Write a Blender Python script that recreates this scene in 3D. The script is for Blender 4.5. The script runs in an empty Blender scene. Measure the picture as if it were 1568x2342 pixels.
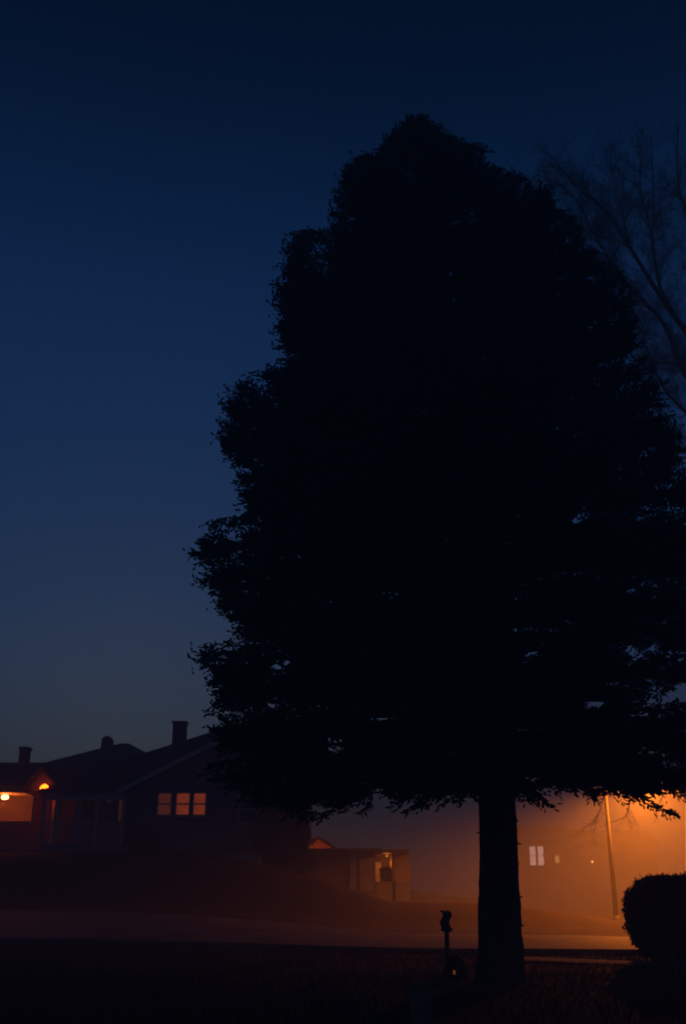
import bpy, math, random
import numpy as np
from mathutils import Vector, noise as mnoise
rnd = random.Random(7)
rng = np.random.default_rng(7)
S = bpy.context.scene
COL = S.collection

# ------------------------------------------------------------------ camera geometry
F, CX, CY, TH, EYE = 2287.0, 784.0, 1171.0, math.radians(20.6), 1.6
def P(px, py, Y):
    """the point at distance Y that stands in the picture direction px, py (picture 1568 x 2342)"""
    u, v = (px-CX)/F, (CY-py)/F
    yy = math.cos(TH)-v*math.sin(TH)
    zz = math.sin(TH)+v*math.cos(TH)
    return Vector((u*Y/yy, Y, EYE+zz*Y/yy))

# ------------------------------------------------------------------ terrain
def sstep(a, b, t):
    t = min(1.0, max(0.0, (t-a)/(b-a)))
    return t*t*(3-2*t)
def hgt(x, y):
    if y < 22: p = 0.0
    elif y < 38: p = 0.9*((y-22)/16.0)**1.3
    elif y < 43.2: p = 0.9+2.1*sstep(38.0, 43.2, y)
    else: p = 3.0+0.3*sstep(44, 80, y)
    s = max(1-sstep(-7, 8, x), 0.35*(1-sstep(4, 16, x)))
    h = s*p
    h += 0.5*sstep(60, 120, y)
    return h

# ------------------------------------------------------------------ materials
MATS = {}
def mat(name, col, rough=0.8, var=0.25, scale=6.0, bump=0.0, bscale=40.0, kind=None, metallic=0.0, spec=0.5, kscale=8.0):
    m = bpy.data.materials.new(name); m.use_nodes = True
    nt = m.node_tree; b = nt.nodes['Principled BSDF']
    b.inputs['Roughness'].default_value = rough
    b.inputs['Metallic'].default_value = metallic
    b.inputs['Specular IOR Level'].default_value = spec
    tc = nt.nodes.new('ShaderNodeTexCoord')
    n = nt.nodes.new('ShaderNodeTexNoise'); n.inputs['Scale'].default_value = scale; n.inputs['Detail'].default_value = 6
    nt.links.new(tc.outputs['Object'], n.inputs['Vector'])
    r = nt.nodes.new('ShaderNodeValToRGB')
    r.color_ramp.elements[0].position = 0.3; r.color_ramp.elements[1].position = 0.7
    r.color_ramp.elements[0].color = tuple(c*(1-var) for c in col)+(1,)
    r.color_ramp.elements[1].color = tuple(min(1, c*(1+var)) for c in col)+(1,)
    nt.links.new(n.outputs['Fac'], r.inputs['Fac'])
    nt.links.new(r.outputs['Color'], b.inputs['Base Color'])
    if kind or bump:
        bp = nt.nodes.new('ShaderNodeBump'); bp.inputs['Strength'].default_value = bump or 0.5
        bp.inputs['Distance'].default_value = 0.02
        if kind == 'siding':
            w = nt.nodes.new('ShaderNodeTexWave'); w.wave_type = 'BANDS'; w.bands_direction = 'Z'; w.wave_profile = 'SAW'
            w.inputs['Scale'].default_value = kscale*0.32
            nt.links.new(tc.outputs['Object'], w.inputs['Vector']); nt.links.new(w.outputs['Fac'], bp.inputs['Height'])
        elif kind == 'brick':
            w = nt.nodes.new('ShaderNodeTexBrick'); w.inputs['Scale'].default_value = kscale
            w.inputs['Color1'].default_value = tuple(c*0.8 for c in col)+(1,)
            w.inputs['Color2'].default_value = tuple(min(1, c*1.2) for c in col)+(1,)
            w.inputs['Mortar'].default_value = tuple(c*0.6 for c in col)+(1,)
            mp = nt.nodes.new('ShaderNodeMapping'); mp.inputs['Rotation'].default_value = (math.radians(90), 0, 0)
            nt.links.new(tc.outputs['Object'], mp.inputs['Vector']); nt.links.new(mp.outputs['Vector'], w.inputs['Vector'])
            nt.links.new(w.outputs['Fac'], bp.inputs['Height'])
            mx = nt.nodes.new('ShaderNodeMixRGB'); mx.inputs['Fac'].default_value = 0.6
            nt.links.new(r.outputs['Color'], mx.inputs['Color1']); nt.links.new(w.outputs['Color'], mx.inputs['Color2'])
            nt.links.new(mx.outputs['Color'], b.inputs['Base Color'])
        else:
            n2 = nt.nodes.new('ShaderNodeTexNoise'); n2.inputs['Scale'].default_value = bscale; n2.inputs['Detail'].default_value = 8
            nt.links.new(tc.outputs['Object'], n2.inputs['Vector']); nt.links.new(n2.outputs['Fac'], bp.inputs['Height'])
        nt.links.new(bp.outputs['Normal'], b.inputs['Normal'])
    MATS[name] = m
    return m
def glow_mat(name, col, strength, var=0.2, scale=3.0):
    m = bpy.data.materials.new(name); m.use_nodes = True
    nt = m.node_tree; b = nt.nodes['Principled BSDF']
    b.inputs['Base Color'].default_value = (0.3, 0.3, 0.3, 1)
    b.inputs['Emission Color'].default_value = col+(1,)
    if var:
        tc = nt.nodes.new('ShaderNodeTexCoord')
        n = nt.nodes.new('ShaderNodeTexNoise'); n.inputs['Scale'].default_value = scale
        nt.links.new(tc.outputs['Object'], n.inputs['Vector'])
        mr = nt.nodes.new('ShaderNodeMapRange')
        mr.inputs['To Min'].default_value = strength*(1-var); mr.inputs['To Max'].default_value = strength*(1+var)
        nt.links.new(n.outputs['Fac'], mr.inputs['Value']); nt.links.new(mr.outputs['Result'], b.inputs['Emission Strength'])
    else:
        b.inputs['Emission Strength'].default_value = strength
    MATS[name] = m
    return m

mat('needles', (0.035, 0.055, 0.045), 0.8, 0.4, 1.5, spec=0.2)
mat('bark', (0.055, 0.042, 0.034), 0.95, 0.5, 7, bump=1.0, bscale=14)
mat('bare_bark', (0.035, 0.03, 0.025), 0.95, 0.3, 7, bump=0.6, bscale=20)
mat('leaf', (0.036, 0.045, 0.025), 0.9, 0.4, 4, spec=0.08)
mat('soil_grass', (0.036, 0.020, 0.009), 0.95, 0.55, 0.9, bump=1.0, bscale=9, spec=0.15)
mat('blade', (0.075, 0.036, 0.012), 0.85, 0.5, 1.2, spec=0.2)
mat('dead_leaf', (0.22, 0.10, 0.04), 0.8, 0.4, 9)
mat('asphalt', (0.13, 0.11, 0.09), 0.75, 0.5, 0.8, bump=0.8, bscale=40, spec=0.35)
mat('path_concrete', (0.13, 0.12, 0.10), 0.9, 0.4, 1.5, bump=0.5, bscale=30)
mat('concrete', (0.26, 0.25, 0.23), 0.8, 0.2, 3, bump=0.4, bscale=30)
mat('siding_grey', (0.16, 0.15, 0.14), 0.8, 0.12, 2, bump=0.7, kind='siding')
mat('siding_pale', (0.30, 0.27, 0.24), 0.8, 0.12, 2, bump=0.7, kind='siding')
mat('gable_red', (0.28, 0.15, 0.09), 0.8, 0.2, 2, bump=0.5, kind='siding')
mat('siding_tan', (0.14, 0.10, 0.075), 0.8, 0.12, 2, bump=0.7, kind='siding')
mat('shingle', (0.05, 0.048, 0.047), 0.95, 0.3, 4, bump=0.6, kind='brick', kscale=3, spec=0.15)
mat('brick', (0.20, 0.09, 0.06), 0.9, 0.3, 4, bump=0.6, kind='brick', kscale=4)
mat('trim', (0.42, 0.40, 0.37), 0.6, 0.1, 4)
mat('white_paint', (0.75, 0.68, 0.6), 0.6, 0.05, 4)
mat('trim_dark', (0.09, 0.08, 0.075), 0.6, 0.15, 4)
mat('dark_glass', (0.01, 0.011, 0.013), 0.08, 0.2, 2)
mat('galvanised', (0.045, 0.04, 0.036), 0.9, 0.12, 4, spec=0.1)
mat('dark_metal', (0.04, 0.035, 0.035), 0.5, 0.2, 5, metallic=0.4)
mat('red_paint', (0.16, 0.03, 0.03), 0.6, 0.3, 8)
mat('plum_cloth', (0.06, 0.03, 0.06), 0.95, 0.4, 12)
mat('grey_block', (0.32, 0.22, 0.11), 0.85, 0.25, 6, bump=0.5, bscale=50)
mat('weathered_wood', (0.22, 0.16, 0.10), 0.85, 0.3, 10, bump=0.5, bscale=30)
mat('bin_plastic', (0.035, 0.03, 0.03), 0.6, 0.2, 5)
glow_mat('pane_orange', (1.0, 0.14, 0.006), 0.19, 0.5, 2.2)
glow_mat('pane_orange_dim', (1.0, 0.18, 0.015), 0.07, 0.3)
glow_mat('pane_amber_faint', (1.0, 0.33, 0.04), 0.035, 0.5)
glow_mat('pane_white', (1.0, 0.62, 0.5), 0.85, 0.3)
glow_mat('pane_yellow', (1.0, 0.55, 0.12), 0.7, 0.3)
glow_mat('lamp_amber', (1.0, 0.46, 0.09), 9, 0)
glow_mat('lamp_warm', (1.0, 0.60, 0.22), 6, 0)
glow_mat('lamp_red', (1.0, 0.085, 0.003), 16, 0)
glow_mat('lamp_small', (1.0, 0.5, 0.12), 2.2, 0)
glow_mat('lamp_bay', (1.0, 0.4, 0.08), 0.5, 0)
glow_mat('glow_garden', (1.0, 0.28, 0.03), 0.10, 0)

# ------------------------------------------------------------------ mesh helpers
class MB:
    def __init__(s, o=(0, 0, 0)): s.o = Vector(o); s.v = []; s.f = []; s.sm = False
    def add(s, vs, fs):
        n = len(s.v)
        s.v += [tuple(Vector(v)-s.o) for v in vs]; s.f += [tuple(i+n for i in f) for f in fs]
        return s
    def box(s, x0, x1, y0, y1, z0, z1):
        return s.add([(x0,y0,z0),(x1,y0,z0),(x1,y1,z0),(x0,y1,z0),(x0,y0,z1),(x1,y0,z1),(x1,y1,z1),(x0,y1,z1)],
                     [(0,3,2,1),(4,5,6,7),(0,1,5,4),(1,2,6,5),(2,3,7,6),(3,0,4,7)])
    def extr_y(s, prof, y0, y1):
        """polygon of (x,z) extruded along y"""
        n = len(prof)
        vs = [(x, y0, z) for x, z in prof]+[(x, y1, z) for x, z in prof]
        fs = [tuple(range(n)), tuple(range(2*n-1, n-1, -1))]+[(i, i+n, (i+1) % n+n, (i+1) % n) for i in range(n)]
        return s.add(vs, fs)
    def extr_x(s, prof, x0, x1):
        n = len(prof)
        vs = [(x0, y, z) for y, z in prof]+[(x1, y, z) for y, z in prof]
        fs = [tuple(range(n)), tuple(range(2*n-1, n-1, -1))]+[(i, i+n, (i+1) % n+n, (i+1) % n) for i in range(n)]
        return s.add(vs, fs)
    def tube(s, pts, rad, k=8, cap=True):
        pts = [Vector(p) for p in pts]; n = len(pts); base = len(s.v); vs = []; fs = []
        up = Vector((0.3, 0.9, 0.2)).normalized()
        for i, p in enumerate(pts):
            d = (pts[min(n-1, i+1)]-pts[max(0, i-1)]).normalized()
            a = d.cross(up)
            if a.length < 1e-3: a = d.cross(Vector((1, 0, 0)))
            a.normalize(); b = d.cross(a)
            r = rad[i] if hasattr(rad, '__len__') else rad
            for j in range(k):
                t = 2*math.pi*j/k
                vs.append(p+a*(r*math.cos(t))+b*(r*math.sin(t)))
        for i in range(n-1):
            for j in range(k):
                fs.append((i*k+j, i*k+(j+1) % k, (i+1)*k+(j+1) % k, (i+1)*k+j))
        if cap:
            fs.append(tuple(range(k-1, -1, -1))); fs.append(tuple((n-1)*k+j for j in range(k)))
        return s.add(vs, fs)
    def lathe(s, prof, cx, cy, k=16):
        """prof of (radius, z)"""
        vs = []; fs = []
        for r, z in prof:
            for j in range(k):
                t = 2*math.pi*j/k; vs.append((cx+r*math.cos(t), cy+r*math.sin(t), z))
        for i in range(len(prof)-1):
            for j in range(k): fs.append((i*k+j, i*k+(j+1) % k, (i+1)*k+(j+1) % k, (i+1)*k+j))
        fs.append(tuple(range(k-1, -1, -1))); fs.append(tuple((len(prof)-1)*k+j for j in range(k)))
        return s.add(vs, fs)
    def build(s, name, m, parent=None, smooth=False, bevel=0.0):
        me = bpy.data.meshes.new(name); me.from_pydata(s.v, [], s.f); me.update()
        me.materials.append(MATS[m])
        if smooth: me.polygons.foreach_set('use_smooth', [True]*len(me.polygons))
        o = bpy.data.objects.new(name, me); COL.objects.link(o)
        if parent is not None: o.parent = parent
        else: o.location = s.o
        if bevel:
            b = o.modifiers.new('b', 'BEVEL'); b.width = bevel; b.segments = 2
        return o
def np_obj(name, V, Fq, m, parent=None):
    """V (n,3), Fq (k,4) quads, fast"""
    me = bpy.data.meshes.new(name)
    me.vertices.add(len(V)); me.vertices.foreach_set('co', V.astype(np.float32).ravel())
    k = Fq.shape[1]
    me.loops.add(Fq.size); me.loops.foreach_set('vertex_index', Fq.astype(np.int32).ravel())
    me.polygons.add(len(Fq)); me.polygons.foreach_set('loop_start', np.arange(0, Fq.size, k, dtype=np.int32))
    me.update(calc_edges=True); me.validate()
    me.materials.append(MATS[m])
    o = bpy.data.objects.new(name, me); COL.objects.link(o)
    if parent is not None: o.parent = parent
    return o
def tag(o, label=None, cat=None, group=None, kind=None):
    if label: o['label'] = label
    if cat: o['category'] = cat
    if group: o['group'] = group
    if kind: o['kind'] = kind
    return o
def empty(name, loc, label, cat, group=None):
    o = bpy.data.objects.new(name, None); COL.objects.link(o); o.location = loc; o.empty_display_size = 0.3
    tag(o, label, cat, group); return o
def light(name, loc, energy, col, size=0.1, parent=None, kind='POINT', **kw):
    l = bpy.data.lights.new(name, kind); l.energy = energy; l.color = col; l.shadow_soft_size = size
    for k, v in kw.items(): setattr(l, k, v)
    o = bpy.data.objects.new(name, l); COL.objects.link(o); o.location = loc
    if parent is not None:
        o.parent = parent; o.location = Vector(loc)-parent.location
    return o

# ------------------------------------------------------------------ ground
def build_ground():
    xs = np.concatenate([np.arange(-170, -40, 6.0), np.arange(-40, 40, 0.5), np.arange(40, 171, 6.0)])
    ys = np.concatenate([np.arange(-40, 2, 3.0), np.arange(2, 60, 0.4), np.arange(60, 260, 8.0)])
    V = []
    for y in ys:
        for x in xs:
            z = hgt(x, y)
            w = 0.035*mnoise.noise(Vector((x*0.45, y*0.45, 3)))+0.012*mnoise.noise(Vector((x*2.1, y*2.1, 9)))
            V.append((x, y, z-0.03+w))
    nx, ny = len(xs), len(ys)
    V = np.array(V)
    i, j = np.meshgrid(np.arange(nx-1), np.arange(ny-1))
    a = (j*nx+i).ravel()
    Fq = np.stack([a, a+1, a+1+nx, a+nx], 1)
    o = np_obj('ground', V, Fq, 'soil_grass'); tag(o, kind='structure')
build_ground()

def strip(name, m, near, far, n=90, lift=0.06, x0=-60, x1=60, thick=0.0):
    """a sheet laid on the terrain between two lines y = f(x)"""
    V = []; Q = []
    K = 8
    for i in range(n+1):
        x = x0+(x1-x0)*i/n
        for k in range(K+1):
            y = near(x)+(far(x)-near(x))*k/K
            V.append((x, y, hgt(x, y)+lift))
    for i in range(n):
        for k in range(K):
            a = i*(K+1)+k
            Q.append((a, a+K+1, a+K+2, a+1))
    if thick:
        b = len(V)
        V += [(x, y, z-thick) for x, y, z in V]
        for i in range(n):
            for k in (0, K):
                a = i*(K+1)+k
                Q.append((a, a+b, a+b+K+1, a+K+1))
    o = np_obj(name, np.array(V), np.array(Q), m); tag(o, kind='structure'); return o
rn = lambda x: 27.6-0.10*x if x < 0 else 27.6-0.04*x
rf = lambda x: 34.4-0.20*x if x < 0 else 34.4-0.04*x
strip('road', 'asphalt', rn, rf, lift=0.035)
strip('kerb', 'path_concrete', lambda x: rn(x)-0.16, rn, lift=0.10, thick=0.15)
strip('kerb', 'concrete', rf, lambda x: rf(x)+0.2, lift=0.05, thick=0.06)
strip('path', 'path_concrete', lambda x: 24.6-0.5*(x-4.9), lambda x: 25.5-0.5*(x-4.9), lift=0.03, x0=3.4, x1=14)

# grass blades and fallen leaves: nobody could count them
def blades():
    N = 60000
    x = rng.uniform(-1, 1, N); t = rng.uniform(0, 1, N)**0.6
    y = 4.5+23*t
    x = x*(y*0.42+0.5)
    rny = np.where(x < 0, 27.6-0.10*x, 27.6-0.04*x)
    sw = np.abs(y-(25.05-0.5*(x-4.9)))
    ok = (y < rny-0.25) & ((sw > 0.45) | (x < 3.4))
    x, y = x[ok], y[ok]; N = len(x)
    z = np.array([hgt(a, b)-0.04 for a, b in zip(x, y)])
    h = rng.uniform(0.05, 0.13, N); w = rng.uniform(0.006, 0.014, N); a = rng.uniform(0, math.pi, N)
    lx, ly = rng.normal(0, 0.04, N), rng.normal(0, 0.04, N)
    c, s = np.cos(a)*w, np.sin(a)*w
    V = np.stack([np.stack([x-c, y-s, z], 1), np.stack([x+c, y+s, z], 1), np.stack([x+lx, y+ly, z+h], 1)], 1).reshape(-1, 3)
    Fq = np.arange(N*3).reshape(-1, 3)
    o = np_obj('grass', V, Fq, 'blade'); tag(o, 'short dry grass growing over the dark front lawn', 'grass', kind='stuff')
    M = 900
    x = rng.uniform(-1, 1, M); y = 5+21*rng.uniform(0, 1, M)**0.7; x = x*(y*0.4+0.4)
    z = np.array([hgt(p, q)+0.03 for p, q in zip(x, y)])
    a = rng.uniform(0, 6.28, M); r = rng.uniform(0.02, 0.05, M); tl = rng.uniform(-0.02, 0.03, M)
    q = []
    for k in range(4):
        rr = r*(1.0 if k % 2 == 0 else 0.55)
        q.append(np.stack([x+np.cos(a+k*1.5708)*rr, y+np.sin(a+k*1.5708)*rr, z+(tl if k % 2 else -tl*0.3)], 1))
    V = np.stack(q, 1).reshape(-1, 3)
    o = np_obj('leaf_litter', V, np.arange(M*4).reshape(-1, 4), 'dead_leaf'); tag(o, 'fallen brown leaves scattered over the dark lawn', 'leaf litter', kind='stuff')
blades()

# ------------------------------------------------------------------ foliage shoots
def shoots(pos, dirs, length, width, two=True, nrm=None):
    """pos, dirs (n,3): each shoot a spindle of one or two crossed diamond faces"""
    n = len(pos)
    d = dirs/np.linalg.norm(dirs, axis=1, keepdims=True)
    rv = rng.normal(size=(n, 3)); a = np.cross(d, rv); a /= np.linalg.norm(a, axis=1, keepdims=True)
    if nrm is not None:
        a = np.cross(d, nrm); a /= np.maximum(1e-6, np.linalg.norm(a, axis=1, keepdims=True))
    b = np.cross(d, a)
    L = length[:, None]; W = width[:, None]
    out = []
    for ax in ((a, b) if two else (a,)):
        mid = pos+d*L*0.55
        q = np.stack([pos, mid+ax*W, pos+d*L, mid-ax*W], 1)
        out.append(q.reshape(-1, 3))
    V = np.concatenate(out)
    return V, np.arange(len(V)).reshape(-1, 4)

# ------------------------------------------------------------------ the big spruce
TY = 20.0
base = P(1141, 2192, TY); base.z = 0
top = P(957, 272, TY)
def axx(z):
    t = np.clip(z/top.z, 0, 1.2)
    return base.x+(top.x-base.x)*t**2+0.17*np.minimum(z/3.5, 1)*(1-t)
def axis(z):
    t = z/top.z
    return Vector((float(axx(z)), TY, z))
LP = [(268,948),(300,905),(338,878),(352,836),(372,805),(405,783),(460,773),(520,757),(527,676),(600,658),(640,632),(700,634),(760,645),(845,628),
      (862,556),(930,522),(970,508),(1040,516),(1100,540),(1160,570),(1178,575),(1188,500),(1215,468),(1270,443),(1310,452),(1370,485),(1430,535),
      (1466,540),(1478,440),(1510,452),(1560,475),(1615,505),(1630,474),(1680,486),(1720,505),(1790,560),(1830,610),(1862,690)]
RP = [(268,965),(300,1008),(322,1040),(328,1100),(372,1108),(380,1160),(405,1200),(420,1252),(475,1262),(482,1300),(560,1325),(580,1375),(640,1425),(700,1442),
      (800,1452),(850,1480),(900,1500),(960,1530),(1050,1556),(1150,1590),(1300,1615),(1500,1640),(1700,1660),(1780,1660),(1830,1600),(1862,1520)]
def prof(tab, sgn):
    z = []; r = []
    for y, x in tab:
        p = P(x, y, TY); z.append(p.z); r.append(max(0.1, sgn*(p.x-axis(p.z).x)))
    z = np.array(z); r = np.array(r); o = np.argsort(z)
    return z[o], r[o]
zl, rl = prof(LP, -1); zr, rr = prof(RP, 1)
ZT, ZB = top.z, zl[0]
zs = np.linspace(ZB, ZT, 200)
RLs = np.interp(zs, zl, rl); RRs = np.interp(zs, zr, rr)
ker = np.ones(25)/25
RLm = np.convolve(np.pad(RLs, 12, 'edge'), ker, 'valid'); RRm = np.convolve(np.pad(RRs, 12, 'edge'), ker, 'valid')
slope_bottom = (P(1140, 1822, 1.0).z-EYE)
def crownR(z, phi):
    c = math.cos(phi)
    side = np.interp(z, zs, RRs if c > 0 else RLs)
    sm = np.interp(z, zs, RRm)*(0.5+0.5*c)+np.interp(z, zs, RLm)*(0.5-0.5*c)
    sm = min(sm, 4.6)
    nz = 1+0.22*mnoise.noise(Vector((math.cos(phi)*2.2, math.sin(phi)*2.2, z*0.9)))
    w = abs(c)**3
    return w*side+(1-w)*min(sm*nz*0.93, sm)
wood = MB(base)
PS, DR, LN, WD = [], [], [], []
TW = []
def branch(zt, phi, fac=1.0, R=None, dens=1.0, drop=None):
    R = (R if R is not None else crownR(zt, phi))*fac*1.03-0.12
    if R < 0.25: R = 0.25
    c, s = math.cos(phi), math.sin(phi)
    h = (zt-ZB)/(ZT-ZB)
    zmin = EYE+slope_bottom*(TY+R*s)
    if abs(c) < 0.9 or c > 0: zt = max(zt, zmin+rnd.uniform(0, 0.35))
    zt = min(zt, ZT-0.5)
    if drop is None:
        drop = -0.55*R if h > 0.75 else (-0.25*R if h > 0.45 else 0.06*R)
    zs0 = min(ZT-0.25, max(3.3, zt+drop))
    A = axis(zs0); B = Vector((axis(zt).x+c*R, TY+s*R, zt))
    C = A.lerp(B, 0.55)+Vector((0, 0, (0.10 if h < 0.45 else -0.10)*R))
    n = max(4, int((B-A).length/0.12))
    pts = []
    wob = Vector((rnd.uniform(-1, 1), rnd.uniform(-1, 1), rnd.uniform(-.6, .6)))*0.12
    for i in range(n+1):
        t = i/n
        pts.append(A*(1-t)**2+C*2*t*(1-t)+B*t*t+wob*math.sin(t*5)*t*(1-t)*2)
    pts = [Vector(p) for p in pts]
    r0 = 0.02+0.011*R
    wp = pts[:max(3, int(n*0.68))][::max(1, n//8)]
    wood.tube(wp, [r0*(1-i/len(wp)*0.9) for i in range(len(wp))], 5, cap=False)
    L = (B-A).length
    for i in range(1, n+1):
        t = i/n
        if t < 0.18: continue
        d = (pts[i]-pts[i-1]).normalized()
        side = d.cross(Vector((0, 0, 1))).normalized(); up = side.cross(d).normalized()
        for sg in (-1, 1):
            if rnd.random() > 0.93*dens: continue
            tl = min(0.95, 0.36+0.26*L*(1-t)**0.8)*rnd.uniform(0.6, 1.05)
            if t > 0.9: tl *= 0.8
            el = rnd.gauss(0.10, 0.33)
            dirv = (d*rnd.uniform(0.55, 0.95)+side*sg*rnd.uniform(0.5, 1.0)+up*el).normalized()
            TW.append((pts[i], dirv, tl))
        if rnd.random() < 0.45:
            dirv = (d*0.8+up*rnd.uniform(-0.9, 0.6)+side*rnd.uniform(-.3, .3)).normalized()
            TW.append((pts[i], dirv, rnd.uniform(0.2, 0.45)))
    d = (pts[-1]-pts[-2]).normalized()
    for k in range(12 if R > .6 else 5):
        TW.append((pts[-1]-d*0.035*k, (d+Vector((rnd.gauss(0, .6), rnd.gauss(0, .6), rnd.gauss(0.12, .6)))).normalized(), rnd.uniform(0.14, 0.28)))

NB = 380
for i in range(NB):
    h = (i+0.5)/NB
    z = ZB+(ZT-0.4-ZB)*(1-(1-h)**0.85)
    phi = i*2.39996+rnd.uniform(-.2, .2)
    branch(z+rnd.uniform(-.2, .2), phi, rnd.uniform(0.78, 1.0), dens=1.0)
for sgn in (0, 1):                                    # boughs that reach to the sides
    z = ZB+0.05
    while z < ZT-0.3:
        phi = (math.pi if sgn == 0 else 0)+rnd.gauss(0, 0.24)
        branch(z, phi, rnd.uniform(0.97, 1.05), R=0.1+float(np.interp(z, zs, RLs if sgn == 0 else RRs))/max(0.75, abs(math.cos(phi))))
        z += rnd.uniform(0.08, 0.13)
for k in range(34):                                   # the leader and the ring of short boughs at the top
    z = ZT-0.1-2.0*(k/34)**1.2
    branch(z, rnd.uniform(0, 6.28), 1.0, R=0.2+0.33*(ZT-z)*rnd.uniform(0.7, 1.05), drop=-0.35)
for px, py, dy in ((700,1868,0),(655,1855,.8),(605,1830,-.6),(740,1862,-1.5),(835,1852,1.2),(885,1850,-2),(950,1842,-2.5),(1030,1832,-3),(1075,1820,-3.2),
                   (1205,1828,-2.5),(1245,1838,-1.8),(1290,1800,-2),(1375,1800,-1.2),(1420,1790,0.6),(1470,1788,-.8),(1515,1852,-.5),(1535,1862,.3),(1568,1815,.6),(1600,1850,0),
                   (1500,1760,-2),(1450,1745,1.2),(1330,1775,-3)):
    p = P(px, py, TY+dy); a = axis(p.z)
    dx, dyy = p.x-a.x, p.y-a.y
    R = math.hypot(dx, dyy); phi = math.atan2(dyy, dx)
    # limb that droops to this tip
    zt = p.z
    A = axis(min(6.2, zt+0.28*R)); B = p; C = A.lerp(B, 0.55)+Vector((0, 0, 0.16*R))
    n = max(4, int((B-A).length/0.12)); pts = [A*(1-t)**2+C*2*t*(1-t)+B*t*t for t in [i/n for i in range(n+1)]]
    wp = pts[:max(3, int(n*0.85))][::max(1, n//8)]
    wood.tube(wp, [0.045*(1-i/len(wp)*0.92) for i in range(len(wp))], 5, cap=False)
    for i in range(n//5, n+1):
        t = i/n; d = (pts[i]-pts[i-1]).normalized(); side = d.cross(Vector((0, 0, 1))).normalized()
        for sg in (-1, 1):
            tl = min(0.8, 0.2+0.28*R*(1-t)**0.8)*rnd.uniform(.6, 1.1)
            TW.append((pts[i], (d*0.8+side*sg*rnd.uniform(.4, .9)+Vector((0, 0, rnd.gauss(-0.12, .25)))).normalized(), tl))
GAP = -0.20
# thin the foliage where the photograph shows ragged chinks of sky
for k in range(26):
    TW.append((axis(ZT-rnd.uniform(.1, .7)), Vector((rnd.gauss(0, .3), rnd.gauss(0, .3), 1)).normalized(), rnd.uniform(.2, .5)))
for k in range(2600):
    z_ = ZB+1.0+(ZT-ZB-1.0)*rnd.random(); ph = rnd.uniform(0, 6.283)
    if k % 2: ph = rnd.choice((0, math.pi))+rnd.gauss(0, .3)
    r_ = crownR(z_, ph)*0.97-0.16
    if r_ < .2: continue
    a_ = axis(z_); q_ = Vector((a_.x+r_*math.cos(ph), TY+r_*math.sin(ph), z_))
    TW.append((q_, Vector((math.cos(ph)+rnd.gauss(0, .25), math.sin(ph)+rnd.gauss(0, .25), rnd.uniform(-.1, .9))).normalized(), rnd.uniform(.12, .3)))
TO = []
for p, d, tl in TW:
    off = rnd.gauss(0.0, 0.13)
    n = max(1, int(tl/0.075))
    cr = d.cross(Vector((0, 0, 1))); cr = cr.normalized() if cr.length > 1e-3 else Vector((1, 0, 0))
    for i in range(n+1):
        q = p+d*(tl*i/n)
        if mnoise.noise(Vector((q.x*1.1+3, q.y*0.04+8, q.z*2.5))) < GAP+0.12*min(1, max(0, (q.x-2)/4))-0.08*min(1, max(0, (1.0-q.x)/2))+(0.08 if q.x > 3.3 and q.z < 5.6 else 0): continue
        for sg in ((-1, 1) if i < n else (0,)):
            v = d*0.85+cr*sg*0.75+Vector((rnd.gauss(0, .18), rnd.gauss(0, .18), rnd.gauss(0.04, .22)))
            TO.append(off); PS.append(tuple(q-base)); DR.append(tuple(v)); LN.append(rnd.uniform(0.07, 0.15)*rnd.choice((1, 1, 1.5))); WD.append(rnd.uniform(0.014, 0.030))
spruce = empty('spruce_tree', base, 'tall dark spruce with dense ragged crown and thick bare trunk on the lawn', 'tree')
PS, DR, LN, WD, TO = map(np.array, (PS, DR, LN, WD, TO))
DN_ = DR/np.linalg.norm(DR, axis=1, keepdims=True); TP = PS+DN_*LN[:, None]
zq_ = TP[:, 2]+base.z; ax_ = axx(zq_)
dx_ = TP[:, 0]+base.x-ax_; dy_ = TP[:, 1]; rad_ = np.hypot(dx_, dy_); c_ = dx_/np.maximum(rad_, 1e-6)
side_ = np.where(c_ > 0, np.interp(zq_, zs, RRs), np.interp(zq_, zs, RLs))
sm_ = np.minimum(np.interp(zq_, zs, RRm)*(0.5+0.5*c_)+np.interp(zq_, zs, RLm)*(0.5-0.5*c_), 4.8)
w_ = np.abs(c_)**3
env = w_*side_+(1-w_)*sm_+TO
# the front boughs stand nearer to the viewer: their tops stay lower so that the crown keeps its outline
kf_ = TY/(TY+dy_); za_ = EYE+(zq_-EYE)*kf_; xa_ = (TP[:, 0]+base.x)*kf_
axa_ = axx(za_); dxa_ = xa_-axa_
sa_ = np.where(dxa_ > 0, np.interp(za_, zs, RRs), np.interp(za_, zs, RLs))+0.02+TO+0.09*np.sin(8.5*za_+2.3*dy_)*np.sin(5.1*za_-3.7*dy_+1)
keep = ((rad_ < env) & (za_ < ZT+0.2) & (np.abs(dxa_) < sa_)) | (zq_ < ZB+0.9)
PS, DR, LN, WD = PS[keep], DR[keep], LN[keep], WD[keep]
V, Q = shoots(PS, DR, LN, WD, two=True)
print('spruce shoots', len(PS))
np_obj('crown', V, Q, 'needles', spruce)
wood.build('branch_framework', 'bark', spruce, smooth=True)
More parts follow.
